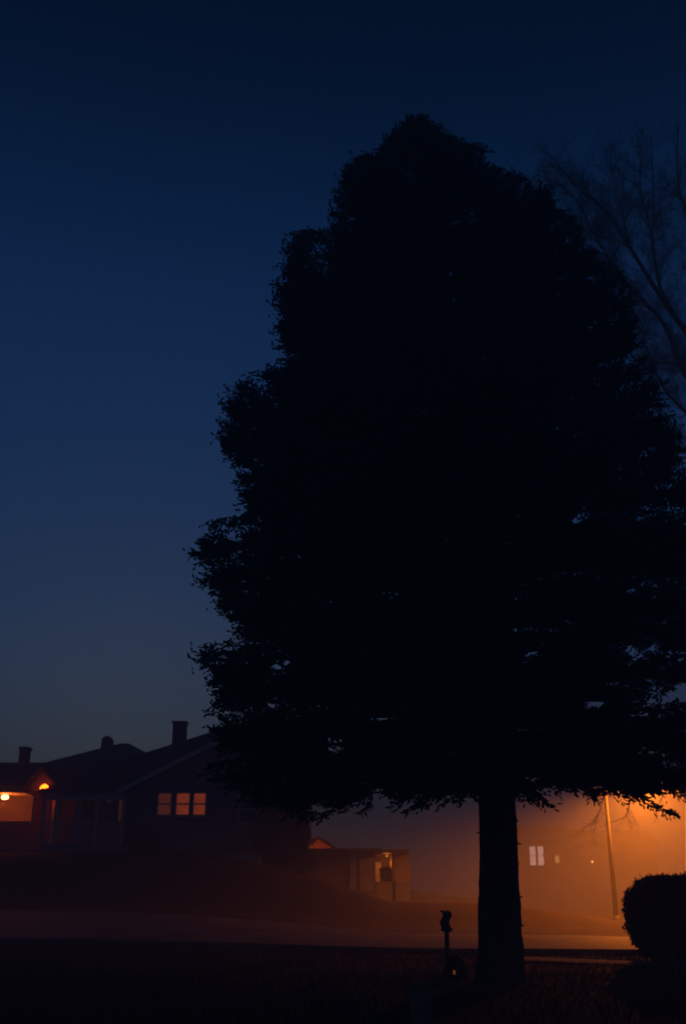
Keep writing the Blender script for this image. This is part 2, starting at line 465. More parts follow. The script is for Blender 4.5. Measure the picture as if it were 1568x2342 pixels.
# trunk: traced radius, rough bark ridges and broken stubs
tr = MB(base)
K = 44; zz = [0, 0.12, 0.3, 0.6, 1.0, 1.5, 2, 2.5, 3, 3.5, 4, 5, 6, 7.5, 9, 11, 13, 15, 17, 18.5, ZT-0.1]
zfine = []
for a, b in zip(zz, zz[1:]):
    m = max(1, int((b-a)/0.06)) if a < 5 else 3
    zfine += [a+(b-a)*i/m for i in range(m)]
zfine.append(zz[-1])
vs = []; fs = []
for z in zfine:
    c = axis(z); r = 0.385*(1-z/ZT)**0.8+0.01+0.04*math.exp(-z/0.3)+0.03*math.exp(-z/1.2)
    for j in range(K):
        t = 2*math.pi*j/K
        rr_ = r*(1+0.06*mnoise.noise(Vector((math.cos(t)*4.5, math.sin(t)*4.5, z*1.6)))+0.05*mnoise.noise(Vector((math.cos(t)*11, math.sin(t)*11, z*6)))
                 +0.10*math.exp(-z/0.3)*math.sin(5*t+1))
        vs.append((c.x+rr_*math.cos(t), c.y+rr_*math.sin(t), z-0.06))
for i in range(len(zfine)-1):
    for j in range(K): fs.append((i*K+j, i*K+(j+1) % K, (i+1)*K+(j+1) % K, (i+1)*K+j))
tr.add(vs, fs)
trunk = tr.build('trunk', 'bark', spruce, smooth=True)
for px, py, sg in ((1183,1975,1),(1185,1900,1),(1184,1878,1),(1190,2050,1),(1187,2115,1),(1086,2130,-1),(1090,1990,-1),(1184,1930,1),(1092,1905,-1)):
    p = P(px, py, TY); c = axis(p.z)
    st = MB(base); a = rnd.uniform(-.4, .2)
    r = 0.40*(1-p.z/ZT)**0.8
    q0 = Vector((c.x+sg*(r-0.07), TY+a*r, p.z)); st.tube([q0, q0+Vector((sg*0.075, a*0.05, 0.0)), q0+Vector((sg*rnd.uniform(.085, .14), a*0.1, rnd.uniform(-.03, .01)))], [0.03, 0.02, 0.008], 6)
    st.build('branch_stub', 'bark', trunk)

# ------------------------------------------------------------------ bare tree at the right, behind
BY = 33.0
bb = P(1745, 2100, BY); bb.z = hgt(bb.x, BY)
bare = empty('bare_tree', bb, 'leafless broadleaf tree with long rising limbs behind the spruce at the right edge', 'tree')
wm = MB(bb)
TOPS = P(1500, 330, 1.0).z-EYE
def twigs(p, d, L, r, lvl, up=0.25):
    if p.z > EYE+TOPS*p.y*rnd.uniform(.92, 1.12): return
    n = 5; pts = [p]; q = p.copy(); dd = d.copy()
    for i in range(n):
        dd = (dd+Vector((rnd.gauss(0, .24), rnd.gauss(0, .24), rnd.gauss(0.02, .2)+up*0.1))).normalized()
        q = q+dd*(L/n); pts.append(q.copy())
    wm.tube(pts, [r*(1-0.75*i/n) for i in range(n+1)], 4 if lvl > 1 else 3, cap=False)
    if lvl > 0:
        for i in range(1, n+1):
            for k in range(2 if lvl > 1 else rnd.choice((1, 2, 3))):
                a = rnd.uniform(0, 6.28); dv = (dd+Vector((math.cos(a), math.sin(a), rnd.uniform(-.2, .7)))*rnd.uniform(.6, 1.3)).normalized()
                twigs(pts[i], dv, L*rnd.uniform(.4, .65), r*0.5, lvl-1, up)
limbs = [
 ([(1745,2100),(1748,1700),(1738,1350),(1712,1150),(1650,960)], .34, .24, 0),
 ([(1650,960),(1600,815),(1568,759),(1519,693),(1442,571),(1387,487),(1324,432),(1254,352)], .17, .012, 1),
 ([(1650,960),(1590,890),(1560,842),(1515,738),(1463,682),(1404,609),(1359,540),(1320,460),(1272,415)], .15, .012, 1),
 ([(1545,730),(1512,668),(1494,581),(1487,522),(1463,425),(1466,320)], .09, .012, 1),
 ([(1487,530),(1494,500),(1491,390),(1488,300)], .05, .01, 1),
 ([(1650,960),(1640,760),(1590,600),(1566,474),(1550,425),(1547,285)], .13, .014, 1),
 ([(1712,1150),(1620,900),(1567,856),(1540,832),(1491,832),(1440,870)], .10, .012, 1),
 ([(1712,1150),(1600,975),(1567,943),(1522,895),(1494,842),(1470,772),(1440,700)], .10, .012, 1),
 ([(1650,960),(1690,700),(1680,500),(1650,330)], .14, .014, 1),
 ([(1738,1350),(1850,1000),(1900,700)], .16, .02, 1),
 ([(1442,571),(1400,545),(1352,535),(1300,500)], .03, .008, 1),
 ([(1442,571),(1420,480),(1400,400),(1395,350)], .035, .008, 1),
 ([(1463,682),(1420,650),(1360,620),(1320,560)], .03, .008, 1),
 ([(1700,1120),(1620,1060),(1560,1030),(1500,1000)], .08, .012, 1)]
for k, (pl, r0, r1, sub) in enumerate(limbs):
    dy = 0 if k == 0 else rnd.uniform(-2.2, 2.2)
    pts = []
    for i, (px, py) in enumerate(pl):
        t = i/(len(pl)-1)
        pts.append(P(px, py, BY+dy*t))
    if k == 0: pts[0] = bb+Vector((0, 0, -0.05))
    fine = []
    for i in range(len(pts)-1):
        a = pts[max(0, i-1)]; b = pts[i]; c = pts[i+1]; d = pts[min(len(pts)-1, i+2)]
        for j in range(4):
            t = j/4
            fine.append(0.5*((2*b)+(c-a)*t+(2*a-5*b+4*c-d)*t*t+(3*b-a-3*c+d)*t**3))
    fine.append(pts[-1]); n = len(fine)
    wm.tube(fine, [r0+(r1-r0)*(i/(n-1))**0.8 for i in range(n)], 7, cap=False)
    if sub:
        for i in [k_ for k_ in range(n//4, n) for _ in (0, 1, 2)]:
            if rnd.random() < 0.98:
                d = (fine[i]-fine[i-1]).normalized(); a = rnd.uniform(0, 6.28)
                dv = (d*0.9+Vector((math.cos(a), 0.6*math.sin(a), rnd.uniform(-.3, .8)))*0.9).normalized()
                twigs(fine[i], dv, rnd.uniform(.5, 1.7), 0.012, 2)
for pl in ([(1738,1350),(1660,1560),(1540,1690),(1470,1750),(1437,1810),(1437,1843),(1426,1869),(1395,1881)],
           [(1738,1350),(1640,1600),(1500,1700),(1400,1770),(1378,1827),(1367,1863),(1350,1886)],
           [(1738,1350),(1660,1570),(1580,1700),(1530,1790),(1500,1850)]):
    pts = [P(px, py, BY) for px, py in pl]
    fine = []
    for i in range(len(pts)-1):
        a = pts[max(0, i-1)]; b = pts[i]; c = pts[i+1]; d = pts[min(len(pts)-1, i+2)]
        for j in range(4):
            t = j/4
            fine.append(0.5*((2*b)+(c-a)*t+(2*a-5*b+4*c-d)*t*t+(3*b-a-3*c+d)*t**3))
    fine.append(pts[-1]); n = len(fine)
    wm.tube(fine, [0.04+(0.008-0.04)*(i/(n-1))**0.5 for i in range(n)], 5, cap=False)
    for i in range(n//2, n):
        if rnd.random() < .6:
            d = (fine[i]-fine[i-1]).normalized(); a = rnd.uniform(0, 6.28)
            twigs(fine[i], (d+Vector((math.cos(a), .5*math.sin(a), -.4))*.6).normalized(), rnd.uniform(.3, .8), .008, 1, up=-0.3)
wm.build('trunk', 'bare_bark', bare, smooth=True)

# ------------------------------------------------------------------ clipped bush
def bush(name, c, rx, ry, rz, n, label, cat='bush', leafsize=0.045, grp=None, boxy=3.0):
    root = empty(name, (c[0], c[1], c[2]), label, cat, grp)
    u = rng.normal(size=(n, 3)); u /= np.linalg.norm(u, axis=1, keepdims=True)
    pw = (np.abs(u)**boxy).sum(1)**(-1/boxy)
    rad = rng.uniform(0.72, 1.0, n)**0.6
    nz = np.array([1+0.07*mnoise.noise(Vector(a*3.1))+0.10*mnoise.noise(Vector(a*8)) for a in u])
    p = u*(pw*rad*nz)[:, None]*np.array([rx, ry, rz])
    p[:, 2] += rz
    # the skirt draws in towards the ground
    ns = n//60
    p[:ns] *= np.array([1.0, 1.0, 1.0])*rng.uniform(1.0, 1.06, (ns, 1))
    k = np.clip(p[:, 2]/(rz*0.75), 0, 1); f = 0.72+0.28*np.sqrt(k)
    p[:, 0] *= f; p[:, 1] *= f
    p[:, 2] = np.maximum(p[:, 2], 0.03)
    d = u*0.35+rng.normal(0, .6, (n, 3)); d[:ns] = u[:ns]+rng.normal(0, .3, (ns, 3))
    V, Q = shoots(p, d, rng.uniform(leafsize, leafsize*2, n), rng.uniform(leafsize*.3, leafsize*.55, n), two=False, nrm=u+rng.normal(0, .25, (n, 3)))
    np_obj('foliage', V, Q, 'leaf', root)
    st = MB((c[0], c[1], c[2]))
    for i in range(14):
        a = rnd.uniform(0, 6.28); q = Vector(c)
        st.tube([q+Vector((math.cos(a)*.05, math.sin(a)*.05, -.03)), q+Vector((math.cos(a)*rx*.3, math.sin(a)*ry*.3, rz*.7)), q+Vector((math.cos(a)*rx*.62, math.sin(a)*ry*.62, rz*1.35))], [.02, .014, .004], 5)
    st.build('stem', 'bare_bark', root)
    return root
bl = P(1436, 2060, 25.0); br = P(1640, 2060, 25.0); btop = P(1500, 2006, 25.0)
bush('clipped_bush', ((bl.x+br.x)/2, 25.0, 0), (br.x-bl.x)/2, 1.15, btop.z/2, 60000, 'dense rounded clipped bush beside the bright road at the right edge', 'bush')
def row(px, py, Y, rx, rz, label, name='shrub', n=3500):
    p = P(px, py, Y); g = hgt(p.x, Y)
    bush(name, (p.x, Y, g-0.02), rx, rx*0.8, rz, n, label, 'shrub', 0.06, boxy=2.2)

# ------------------------------------------------------------------ street lamp
LYD = 47.0
sb = P(1409, 2107, LYD); sb.z = hgt(sb.x, LYD)
st = P(1382, 1775, LYD)
lamp = empty('street_lamp', sb, 'tall street lamp with amber light glowing in fog across the road', 'street lamp')
mb = MB(sb); mb.tube([(sb.x, LYD, sb.z-.05), (sb.x, LYD, st.z)], [0.115, 0.07], 12); mb.build('pole', 'galvanised', lamp, smooth=True)
mb = MB(sb); mb.lathe([(0.17, sb.z), (0.17, sb.z+.04), (0.135, sb.z+.06), (0.125, sb.z+.2)], sb.x, LYD); mb.build('base_collar', 'galvanised', lamp, smooth=True)
lh = P(1452, 1772, LYD)
hx = sb.x+1.75; hz = lh.z+0.02
mb = MB(sb); mb.tube([(sb.x, LYD, st.z-.5), (sb.x+.35, LYD-.05, st.z-.12), (sb.x+.9, LYD-.1, hz+.05), (hx-.3, LYD-.15, hz+.06)], .035, 8); mb.build('arm', 'galvanised', lamp, smooth=True)
mb = MB(sb); mb.add([], [])
secs = [(-.34, .05, .05), (-.15, .11, .08), (.1, .16, .10), (.3, .14, .08), (.42, .06, .04)]
vs = []; fs = []
for k, (dx, w, h) in enumerate(secs):
    for j in range(10):
        t = math.pi*j/9
        vs.append((hx+dx, LYD-.15+w*math.cos(t), hz+h*math.sin(t)))
for k in range(len(secs)-1):
    for j in range(9): fs.append((k*10+j, k*10+j+1, (k+1)*10+j+1, (k+1)*10+j))
    fs.append((k*10, (k+1)*10, (k+1)*10+9, k*10+9))
fs += [tuple(range(10)), tuple(range(len(vs)-1, len(vs)-11, -1))]
mb.add(vs, fs); head = mb.build('lamp_head', 'galvanised', lamp)
mb = MB(sb); mb.lathe([(0.02, hz-.13), (.09, hz-.11), (.13, hz-.06), (.14, hz-.005)], hx+.1, LYD-.15, 16); mb.build('lens', 'lamp_amber', head, smooth=True)
LAMP_W = 15000
light('street_lamp_light', (hx+.1, LYD-.15, hz-.28), LAMP_W, (1.0, 0.215, 0.012), 0.12, lamp, kind='SPOT', spot_size=math.radians(172), spot_blend=0.45)

# ------------------------------------------------------------------ houses
def window(root, x0, x1, z0, z1, y, pane='dark_glass', frame='trim', fw=0.06, rail=True, name='window'):
    o = root.location
    mb = MB(o)
    mb.box(x0-fw, x0, y-.05, y+.06, z0-fw, z1+fw); mb.box(x1, x1+fw, y-.05, y+.06, z0-fw, z1+fw)
    mb.box(x0, x1, y-.047, y+.06, z1, z1+fw); mb.box(x0, x1, y-.047, y+.06, z0-fw, z0)
    if rail: mb.box(x0, x1, y-.045, y-.023, (z0+z1)/2-.03, (z0+z1)/2+.03)
    w = mb.build(name, frame, root)
    MB(o).box(x0, x1, y-.02, y-.006, z0, z1).build('pane', pane, w)
    MB(o).box(x0-fw-.04, x1+fw+.04, y-.1, y+.05, z0-fw-.05, z0-fw-.003).build('sill', frame, w)
    return w
def X(px, Y, py=1850): return P(px, py, Y).x
def Z(py, Y): return P(784, py, Y).z
def gable_y(o, x0, x1, y0, y1, ze, zr, xr=None, t=0.16):
    """roof whose ridge runs away from the viewer: chevron profile extruded along y"""
    xr = (x0+x1)/2 if xr is None else xr
    return MB(o).extr_y([(x0, ze), (xr, zr), (x1, ze), (x1, ze-t), (xr, zr-t*1.3), (x0, ze-t)], y0, y1)
def gable_x(o, x0, x1, y0, y1, ze, zr, t=0.16):
    yr = (y0+y1)/2
    return MB(o).extr_x([(y0, ze), (yr, zr), (y1, ze), (y1, ze-t), (yr, zr-t*1.3), (y0, ze-t)], x0, x1)
def hip(o, x0, x1, y0, y1, ze, zr, inset):
    yr = (y0+y1)/2; t = .16
    return MB(o).add([(x0,y0,ze),(x1,y0,ze),(x1,y1,ze),(x0,y1,ze),(x0+inset,yr,zr),(x1-inset,yr,zr),(x0,y0,ze-t),(x1,y0,ze-t),(x1,y1,ze-t),(x0,y1,ze-t)],
        [(0,1,5,4),(1,2,5),(2,3,4,5),(3,0,4),(6,9,8,7),(0,6,7,1),(1,7,8,2),(2,8,9,3),(3,9,6,0)])
def chimney(root, roof, px0, px1, pyt, pyb, Y, m='brick', cap=True, arched=False):
    o = root.location; x0, x1 = X(px0, Y, pyt), X(px1, Y, pyt); z1 = Z(pyt, Y); z0 = Z(pyb, Y)
    mb = MB(o).box(x0, x1, Y, Y+.6, z0-1.0, z1-.12)
    if arched:
        w = x1-x0
        pr = [(x0+w*.1+w*.8*(0.5-0.5*math.cos(t)), z1-.12+.15*math.sin(t)) for t in [math.pi*k/8 for k in range(9)]]
        mb.extr_y(pr, Y+.03, Y+.57)
    else: mb.box(x0-.05, x1+.05, Y-.05, Y+.65, z1-.117, z1)
    return mb.build('chimney', m, roof)

# --- house with porch and front gable, lit triple window
HY = 44.6
gA = hgt(-8, HY)
A = empty('house', (X(430, HY), HY, gA), 'grey bungalow with a railed porch and a lit triple window', 'house', None)
oA = A.location
zE = Z(1808, HY)
xa0, xa1, xa2 = X(92, HY), X(288, HY), X(640, HY)
MB(oA).box(xa1, xa2, HY, HY+9, gA-.3, zE-.02).build('wall', 'siding_grey', A)
MB(oA).box(xa0+.3, xa1-.003, HY+2.2, HY+8.7, gA-.3, zE-.02).build('wall', 'siding_grey', A)
# gable wing
apx = 515; zap = Z(1684, HY)
xap = X(apx, HY, 1684); xr_ = xap+(xap-(xa1-.35))
MB(oA).extr_y([(xa1+.05, zE-.015), (xr_-.35, zE-.015), (xap, zap-.32)], HY+.004, HY+.3).build('gable', 'siding_grey', A)
gable_y(oA, xa1-.35, xr_, HY-.45, HY+8, zE+.02, zap).build('roof', 'shingle', A)
fb = MB(oA)
for sg, xe in ((-1, xa1-.35), (1, xr_)):
    fb.extr_y([(xe, zE-.02), (xap, zap-.03), (xap, zap-.27), (xe, zE-.22)], HY-.48, HY-.453)
fb.build('fascia', 'trim', A)
# taller hipped roof behind the gable
zh0 = Z(1740, 49.5)
rB = hip(oA, X(262, 47), X(800, 47), HY+1.2, HY+12.5, Z(1745, HY+1.2), Z(1652, HY+6.9), 5.2)
rB = rB.build('roof', 'shingle', A)
MB(oA).box(X(290, 47), X(698, 47), HY+1.7, HY+12.0, gA, Z(1745, HY+1.2)-.17).build('upper_wall', 'siding_grey', A)
chimney(A, rB, 396, 425, 1649, 1690, HY+4.2)
# porch
yp = HY-.35
pr = MB(oA).extr_x([(yp, zE), (HY+4.4, Z(1738, HY+4.4)), (HY+8.9, zE), (HY+8.9, zE-.15), (HY+4.4, Z(1738, HY+4.4)-.2), (yp, zE-.15)], xa0, X(330, HY)).build('porch_roof', 'shingle', A)
MB(oA).box(xa0+.1, xa1-.02, yp+.12, yp+.27, zE-.42, zE-.155).build('porch_beam', 'trim', A)
MB(oA).box(xa0+.15, xa1-.02, yp+.1, HY+2.19, gA-.3, gA+.35).build('porch_floor', 'concrete', A)
for px in (98, 131, 179, 221, 281):
    x = X(px, yp); MB(oA).box(x-.07, x+.07, yp+.13, yp+.26, gA+.353, zE-.423).build('porch_post', 'trim', A)
rl_ = MB(oA); rl_.box(xa0+.2, xa1-.1, yp+.17, yp+.22, gA+1.2, gA+1.26); rl_.box(xa0+.2, xa1-.1, yp+.17, yp+.22, gA+.5, gA+.55)
x = xa0+.25
while x < xa1-.15:
    rl_.box(x, x+.035, yp+.18, yp+.21, gA+.553, gA+1.197); x += .14
rl_.build('railing', 'trim', A)
for a, b, pn in ((362, 390, 'pane_orange_dim'), (404, 432, 'pane_orange'), (443, 469, 'pane_orange')):
    window(A, X(a, HY), X(b, HY), Z(1863, HY), Z(1815, HY), HY, pn)
window(A, X(548, HY), X(588, HY), Z(1880, HY), Z(1822, HY), HY, 'dark_glass')
yw = HY+2.2
window(A, X(245, yw), X(254, yw), Z(1835, yw), Z(1815, yw), yw, 'pane_amber_faint', 'trim_dark', rail=False)
d = MB(oA).box(X(268, yw), X(291, yw), yw-.06, yw-.003, gA+.36, Z(1812, yw)).build('door', 'trim_dark', A)
MB(oA).box(X(273, yw), X(287, yw), yw-.075, yw-.062, Z(1882, yw), Z(1818, yw)).build('door_pane', 'pane_amber_faint', d)
window(A, X(175, yw), X(212, yw), Z(1868, yw), Z(1820, yw), yw, 'dark_glass', 'trim_dark')
# --- house behind, only its roof shows
B = empty('house', (X(245, 58), 58, hgt(-13, 58)), 'house set back behind the porch roof, only its hipped roof and arched chimney showing', 'house')
oB = B.location
zb = Z(1745, 58)
MB(oB).box(X(120, 58), X(350, 58), 58, 66, oB.z-.2, zb-.17).build('wall', 'siding_tan', B)
rb = hip(oB, X(105, 58), X(372, 58), 57.4, 66.6, zb, Z(1700, 62), 3.0).build('roof', 'shingle', B)
chimney(B, rb, 233, 256, 1684, 1712, 60.5, arched=True)
# --- leftmost house with lit porch and small red-lit gable
CYH = 46.0
gC = hgt(-17, CYH)
C = empty('house', (X(-10, CYH), CYH, gC), 'leftmost house with a brightly lit amber porch and a small gable', 'house')
oC = C.location
zc = Z(1813, CYH)
xc0, xc1, xc2 = X(-190, CYH), X(74, CYH), X(118, CYH)
ybk = CYH+2.3
MB(oC).box(xc0, xc2, ybk, CYH+9, gC-.3, zc+.3).build('wall', 'siding_tan', C)
MB(oC).box(xc1, xc2, CYH, ybk-.004, gC-.3, zc+.3).build('porch_wall', 'siding_tan', C)
MB(oC).box(xc0, xc1-.004, CYH, CYH+.18, gC-.3, Z(1878, CYH)).build('knee_wall', 'siding_tan', C)
MB(oC).box(xc0, xc1-.004, CYH-.05, ybk-.004, zc+.003, zc+.3).build('porch_ceiling', 'trim', C)
rc = MB(oC).extr_x([(CYH-.5, zc+.42), (CYH+4.5, Z(1744, CYH+4.5)), (CYH+9.5, zc+.42), (CYH+9.5, zc+.28), (CYH+4.5, Z(1744, CYH+4.5)-.2), (CYH-.5, zc+.28)], xc0-.4, X(140, CYH)).build('roof', 'shingle', C)
chimney(C, rc, 46, 64, 1708, 1745, CYH+3.4)
g0, g1, gm = X(56, CYH-1.0), X(126, CYH-1.0), X(90, CYH-1.0)
zg0, zg1 = Z(1806, CYH-1), Z(1760, CYH-1)
MB(oC).extr_y([(g0, zg0), (g1, zg0), (gm, zg1)], CYH-1.0, CYH-.5).build('gable', 'trim_dark', C)
gable_y(oC, g0-.2, g1+.2, CYH-1.25, CYH+3.5, zg0, zg1+.18, xr=gm, t=.1).build('gable_roof', 'shingle', C)
for px in (122,):
    x = X(px, CYH-1); MB(oC).box(x-.06, x+.06, CYH-.95, CYH-.83, gC-.1, zg0-.1).build('gable_post', 'trim', C)
for px, pt in ((12, 1822),):
    p = P(px, pt, CYH+.7)
    pl = empty('porch_lamp', (p.x, p.y, zc), 'bright white-amber porch lamp under the ceiling of the leftmost house', 'lamp')
    MB(pl.location).lathe([(.09, zc-.003), (.09, zc-.04), (.04, zc-.05)], p.x, p.y).build('mount', 'trim', pl)
    MB(pl.location).lathe([(.03, p.z-.13), (.13, p.z-.11), (.17, p.z-.04), (.14, p.z+.06), (.05, p.z+.09)], p.x, p.y).build('globe', 'lamp_warm', pl, smooth=True)
    light('porch_lamp_light', (p.x, p.y-.1, p.z-.28), 120, (1.0, .15, .008), .1, pl)
p = P(102, 1804, CYH-1.35)
rlp = empty('porch_lamp', p, 'glowing red-orange lamp fixed below the small gable of the leftmost house', 'lamp')
MB(p).lathe([(.02, p.z-.19), (.14, p.z-.13), (.2, p.z), (.14, p.z+.13), (.03, p.z+.19)], p.x, p.y).build('globe', 'lamp_red', rlp, smooth=True)
MB(p).box(p.x-.02, p.x+.02, p.y, CYH-1.003, p.z+.08, p.z+.12).build('bracket', 'dark_metal', rlp)
light('porch_lamp_light', (p.x+.02, p.y-.3, p.z-.05), 0.6, (1.0, .035, .004), .1, rlp)

# --- terrace wall along the bank
tw = MB((-9, 43.2, 3.0))
x = X(88, 43.2)
while x < X(600, 43.2):
    x2 = min(x+2.0, X(600, 43.2)); zt_ = Z(1955, 43.2)-0.0
    tw.box(x+.004, x2-.004, 43.05, 43.3, min(hgt(x, 43.3), zt_)-1.0, zt_)
    x = x2
tag(tw.build('retaining_wall', 'concrete', None, bevel=.01), 'long low pale wall edging the terrace below the left houses', 'wall')

# --- flat-roofed garage in the middle
MY = 49.0
gx = X(800, MY, 2000); gM = hgt(gx, MY)
M = empty('garage', (gx, MY, gM), 'low flat-roofed garage with plain door left of the lit bay', 'garage')
oM = M.location
zr = Z(1941, MY); x0, x1 = X(700, MY, 1990), X(858, MY, 1990)
zb_ = min(gM, Z(2046, MY))-.5
MB(oM).box(x0, x1, MY, MY+6, zb_, zr-.25).build('wall', 'siding_grey', M)
MB(oM).box(x0-.25, x1+.3, MY-.35, MY+6.3, zr-.247, zr).build('roof', 'trim_dark', M)
dr = MB(oM)
xd0, xd1 = X(712, MY, 1990), X(792, MY, 1990); zd = Z(1966, MY); zdb = Z(2040, MY)
for k in range(4):
    a = zdb+(zd-zdb)*k/4; b = zdb+(zd-zdb)*(k+1)/4
    dr.box(xd0, xd1, MY-.05, MY-.003, a+.012, b-.012)
dr.build('garage_door', 'siding_grey', M)
MB(oM).box(X(800, MY, 1990), X(814, MY, 1990), MY-.10, MY-.004, Z(2046, MY), zr-.25).build('post', 'siding_pale', M)
MB(oM).box(X(822, MY, 1990), X(852, MY, 1990), MY-.06, MY-.004, Z(2038, MY), Z(1962, MY)).build('side_door', 'siding_pale', M)
# --- lit carport bay right of the garage
N = empty('carport', (X(900, MY, 1990), MY+1, hgt(X(900, MY), MY+1)), 'open bay with an amber-lit back wall beside the flat-roofed garage', 'carport')
oN = N.location
YN = MY+3.2
xn0, xn1 = X(856, YN, 1990)+.0, X(898, YN, 1990)
zg_ = hgt(xn0, YN)
MB(oN).box(xn0, X(936, YN, 1990), YN, YN+.2, zg_-.6, Z(1950, YN)).build('back_wall', 'siding_tan', N)
MB(oN).box(X(896, YN-2.6, 1990), X(900, YN-2.6, 1990)+.06, YN-2.6, YN-.004, zg_-.6, Z(1953, YN-2.6)).build('side_wall', 'siding_tan', N)
MB(oN).box(X(860, YN-2.6, 1990), X(935, YN-2.6, 1990), YN-2.9, YN+.3, Z(1951, YN-2.6), Z(1951, YN-2.6)+.16).build('roof', 'trim_dark', N)
MB(oN).box(X(860, YN-2.6, 1990), X(935, YN-2.6, 1990), YN-2.6, YN-2.4, zg_-.6, Z(2016, YN-2.6)).build('knee_wall', 'siding_grey', N)
MB(oN).box(X(858, YN, 1990), X(871, YN, 1990), YN-.08, YN-.004, Z(2018, YN), Z(1972, YN)).build('door', 'white_paint', N)
lp = P(884, 1957, YN-1.2)
cl = empty('bay_lamp', lp, 'small amber lamp under the carport roof', 'lamp')
MB(lp).lathe([(.02, lp.z-.05), (.05, lp.z-.03), (.06, lp.z+.02), (.03, lp.z+.05)], lp.x, lp.y, 10).build('globe', 'lamp_bay', cl, smooth=True)
light('bay_lamp_light', (lp.x, lp.y, lp.z-.35), 22, (1, .22, .022), .06, cl)
# a rounded bin standing in the lit bay
bp_ = P(881, 2018, YN-1.5); bz = zg_
bn = empty('wheeled_bin', (bp_.x, bp_.y, bz), 'dark wheeled bin with rounded lid standing in the amber-lit bay', 'bin')
ob = bn.location; zt2 = Z(1990, bp_.y)
mb = MB(ob); mb.add([(bp_.x-.2,bp_.y-.22,bz+.05),(bp_.x+.2,bp_.y-.22,bz+.05),(bp_.x+.2,bp_.y+.22,bz+.05),(bp_.x-.2,bp_.y+.22,bz+.05),
   (bp_.x-.27,bp_.y-.3,zt2),(bp_.x+.27,bp_.y-.3,zt2),(bp_.x+.27,bp_.y+.3,zt2),(bp_.x-.27,bp_.y+.3,zt2)],[(0,3,2,1),(4,5,6,7),(0,1,5,4),(1,2,6,5),(2,3,7,6),(3,0,4,7)])
mb.build('body', 'bin_plastic', bn, bevel=.02)
MB(ob).extr_y([(bp_.x+.3*math.cos(t), zt2+.005+.14*math.sin(t)) for t in [math.pi*k/10 for k in range(11)]], bp_.y-.33, bp_.y+.33).build('lid', 'bin_plastic', bn)
for sg in (-1, 1):
    mb = MB(ob); mb.tube([(bp_.x+sg*.2, bp_.y+.25, bz+.1), (bp_.x+sg*.27, bp_.y+.25, bz+.1)], .1, 14); mb.build('wheel', 'bin_plastic', bn)

# --- house behind the garage: its gable glows red-orange
GY = 58.0
G = empty('house', (X(728, GY, 1930), GY, hgt(-1, GY)), 'house behind the flat-roofed garage with its gable tip lit red-orange', 'house')
oG = G.location
ga, gb, gm_ = X(700, GY, 1930), X(752, GY, 1930), X(727, GY, 1930)
zga, zgb = Z(1938, GY), Z(1918, GY)
MB(oG).extr_y([(ga+.15, oG.z-.2), (gb+.6, oG.z-.2), (gb+.6, zga-.3), (gm_, zgb), (ga+.15, zga-.1)], GY, GY+6).build('wall', 'gable_red', G)
gable_y(oG, ga-1.2, gb+1.2, GY-.1, GY+6.3, zga-.45, zgb+.14, xr=gm_, t=.1).build('roof', 'shingle', G)
lg = Vector((gm_, GY-.9, zga-.35))
gl = empty('wall_lamp', lg, 'reddish wall lamp below the lit gable behind the garage', 'lamp')
MB(lg).lathe([(.03, lg.z-.06), (.06, lg.z-.03), (.06, lg.z+.03), (.03, lg.z+.06)], lg.x, lg.y, 10).build('globe', 'lamp_red', gl, smooth=True)
MB(lg).box(lg.x-.02, lg.x+.02, lg.y+.05, GY-.003, lg.z-.02, lg.z+.02).build('bracket', 'dark_metal', gl)
light('wall_lamp_light', lg+Vector((0, -.1, .12)), 22, (1, .15, .012), .06, gl)

# --- houses across in the fog
RY = 125.0
gr = hgt(15, RY)
R_ = empty('house', (X(1225, RY, 1960), RY, gr), 'pale house in the amber fog with a paired white-lit window', 'house')
oR = R_.location
xr0, xr1 = X(1150, RY, 1960), X(1305, RY, 1960); zer = Z(1925, RY)
MB(oR).box(xr0, xr1, RY, RY+8, gr-.3, zer).build('wall', 'siding_tan', R_)
gable_x(oR, xr0-.4, xr1+.4, RY-.5, RY+8.5, zer+.15, zer+2.0).build('roof', 'shingle', R_)
for a, b in ((1211, 1224), (1229, 1242)): window(R_, X(a, RY, 1960), X(b, RY, 1960), Z(1979, RY), Z(1936, RY), RY, 'pane_white', 'trim')
window(R_, X(1268, RY, 1960), X(1277, RY, 1960), Z(1973, RY), Z(1957, RY), RY, 'pane_yellow', 'trim', rail=False)
R2 = empty('house', (X(1390, 130, 1960), 130, hgt(30, 130)), 'house lost in fog behind the street lamp pole with a tiny porch light', 'house')
o2 = R2.location
xq0, xq1 = X(1325, 130, 1960), X(1500, 130, 1960); zq = Z(1932, 130)
MB(o2).box(xq0, xq1, 130, 138, o2.z-.3, zq).build('wall', 'siding_tan', R2)
gable_x(o2, xq0-.4, xq1+.4, 129.5, 138.5, zq+.15, zq+1.9).build('roof', 'shingle', R2)
window(R2, X(1400, 130, 1960), X(1424, 130, 1960), Z(1985, 130), Z(1950, 130), 130, 'dark_glass', 'trim')
pp = P(1353, 1971, 129.7)
pl = empty('wall_lamp', pp, 'tiny yellow-white porch light in the fog between trunk and lamp pole', 'lamp')
MB(pp).lathe([(.04, pp.z-.14), (.16, pp.z-.1), (.18, pp.z), (.12, pp.z+.12), (.04, pp.z+.16)], pp.x, pp.y, 12).build('globe', 'lamp_small', pl, smooth=True)
MB(pp).box(pp.x-.03, pp.x+.03, pp.y+.1, 129.997, pp.z-.03, pp.z+.03).build('bracket', 'dark_metal', pl)
light('wall_lamp_light', pp+Vector((0, -.3, 0)), 9, (1, .55, .2), .1, pl)
row(642, 1950, 44.1, 1.2, 1.35, 'rounded shrub at the right end of the terrace below the spruce boughs', n=16000)
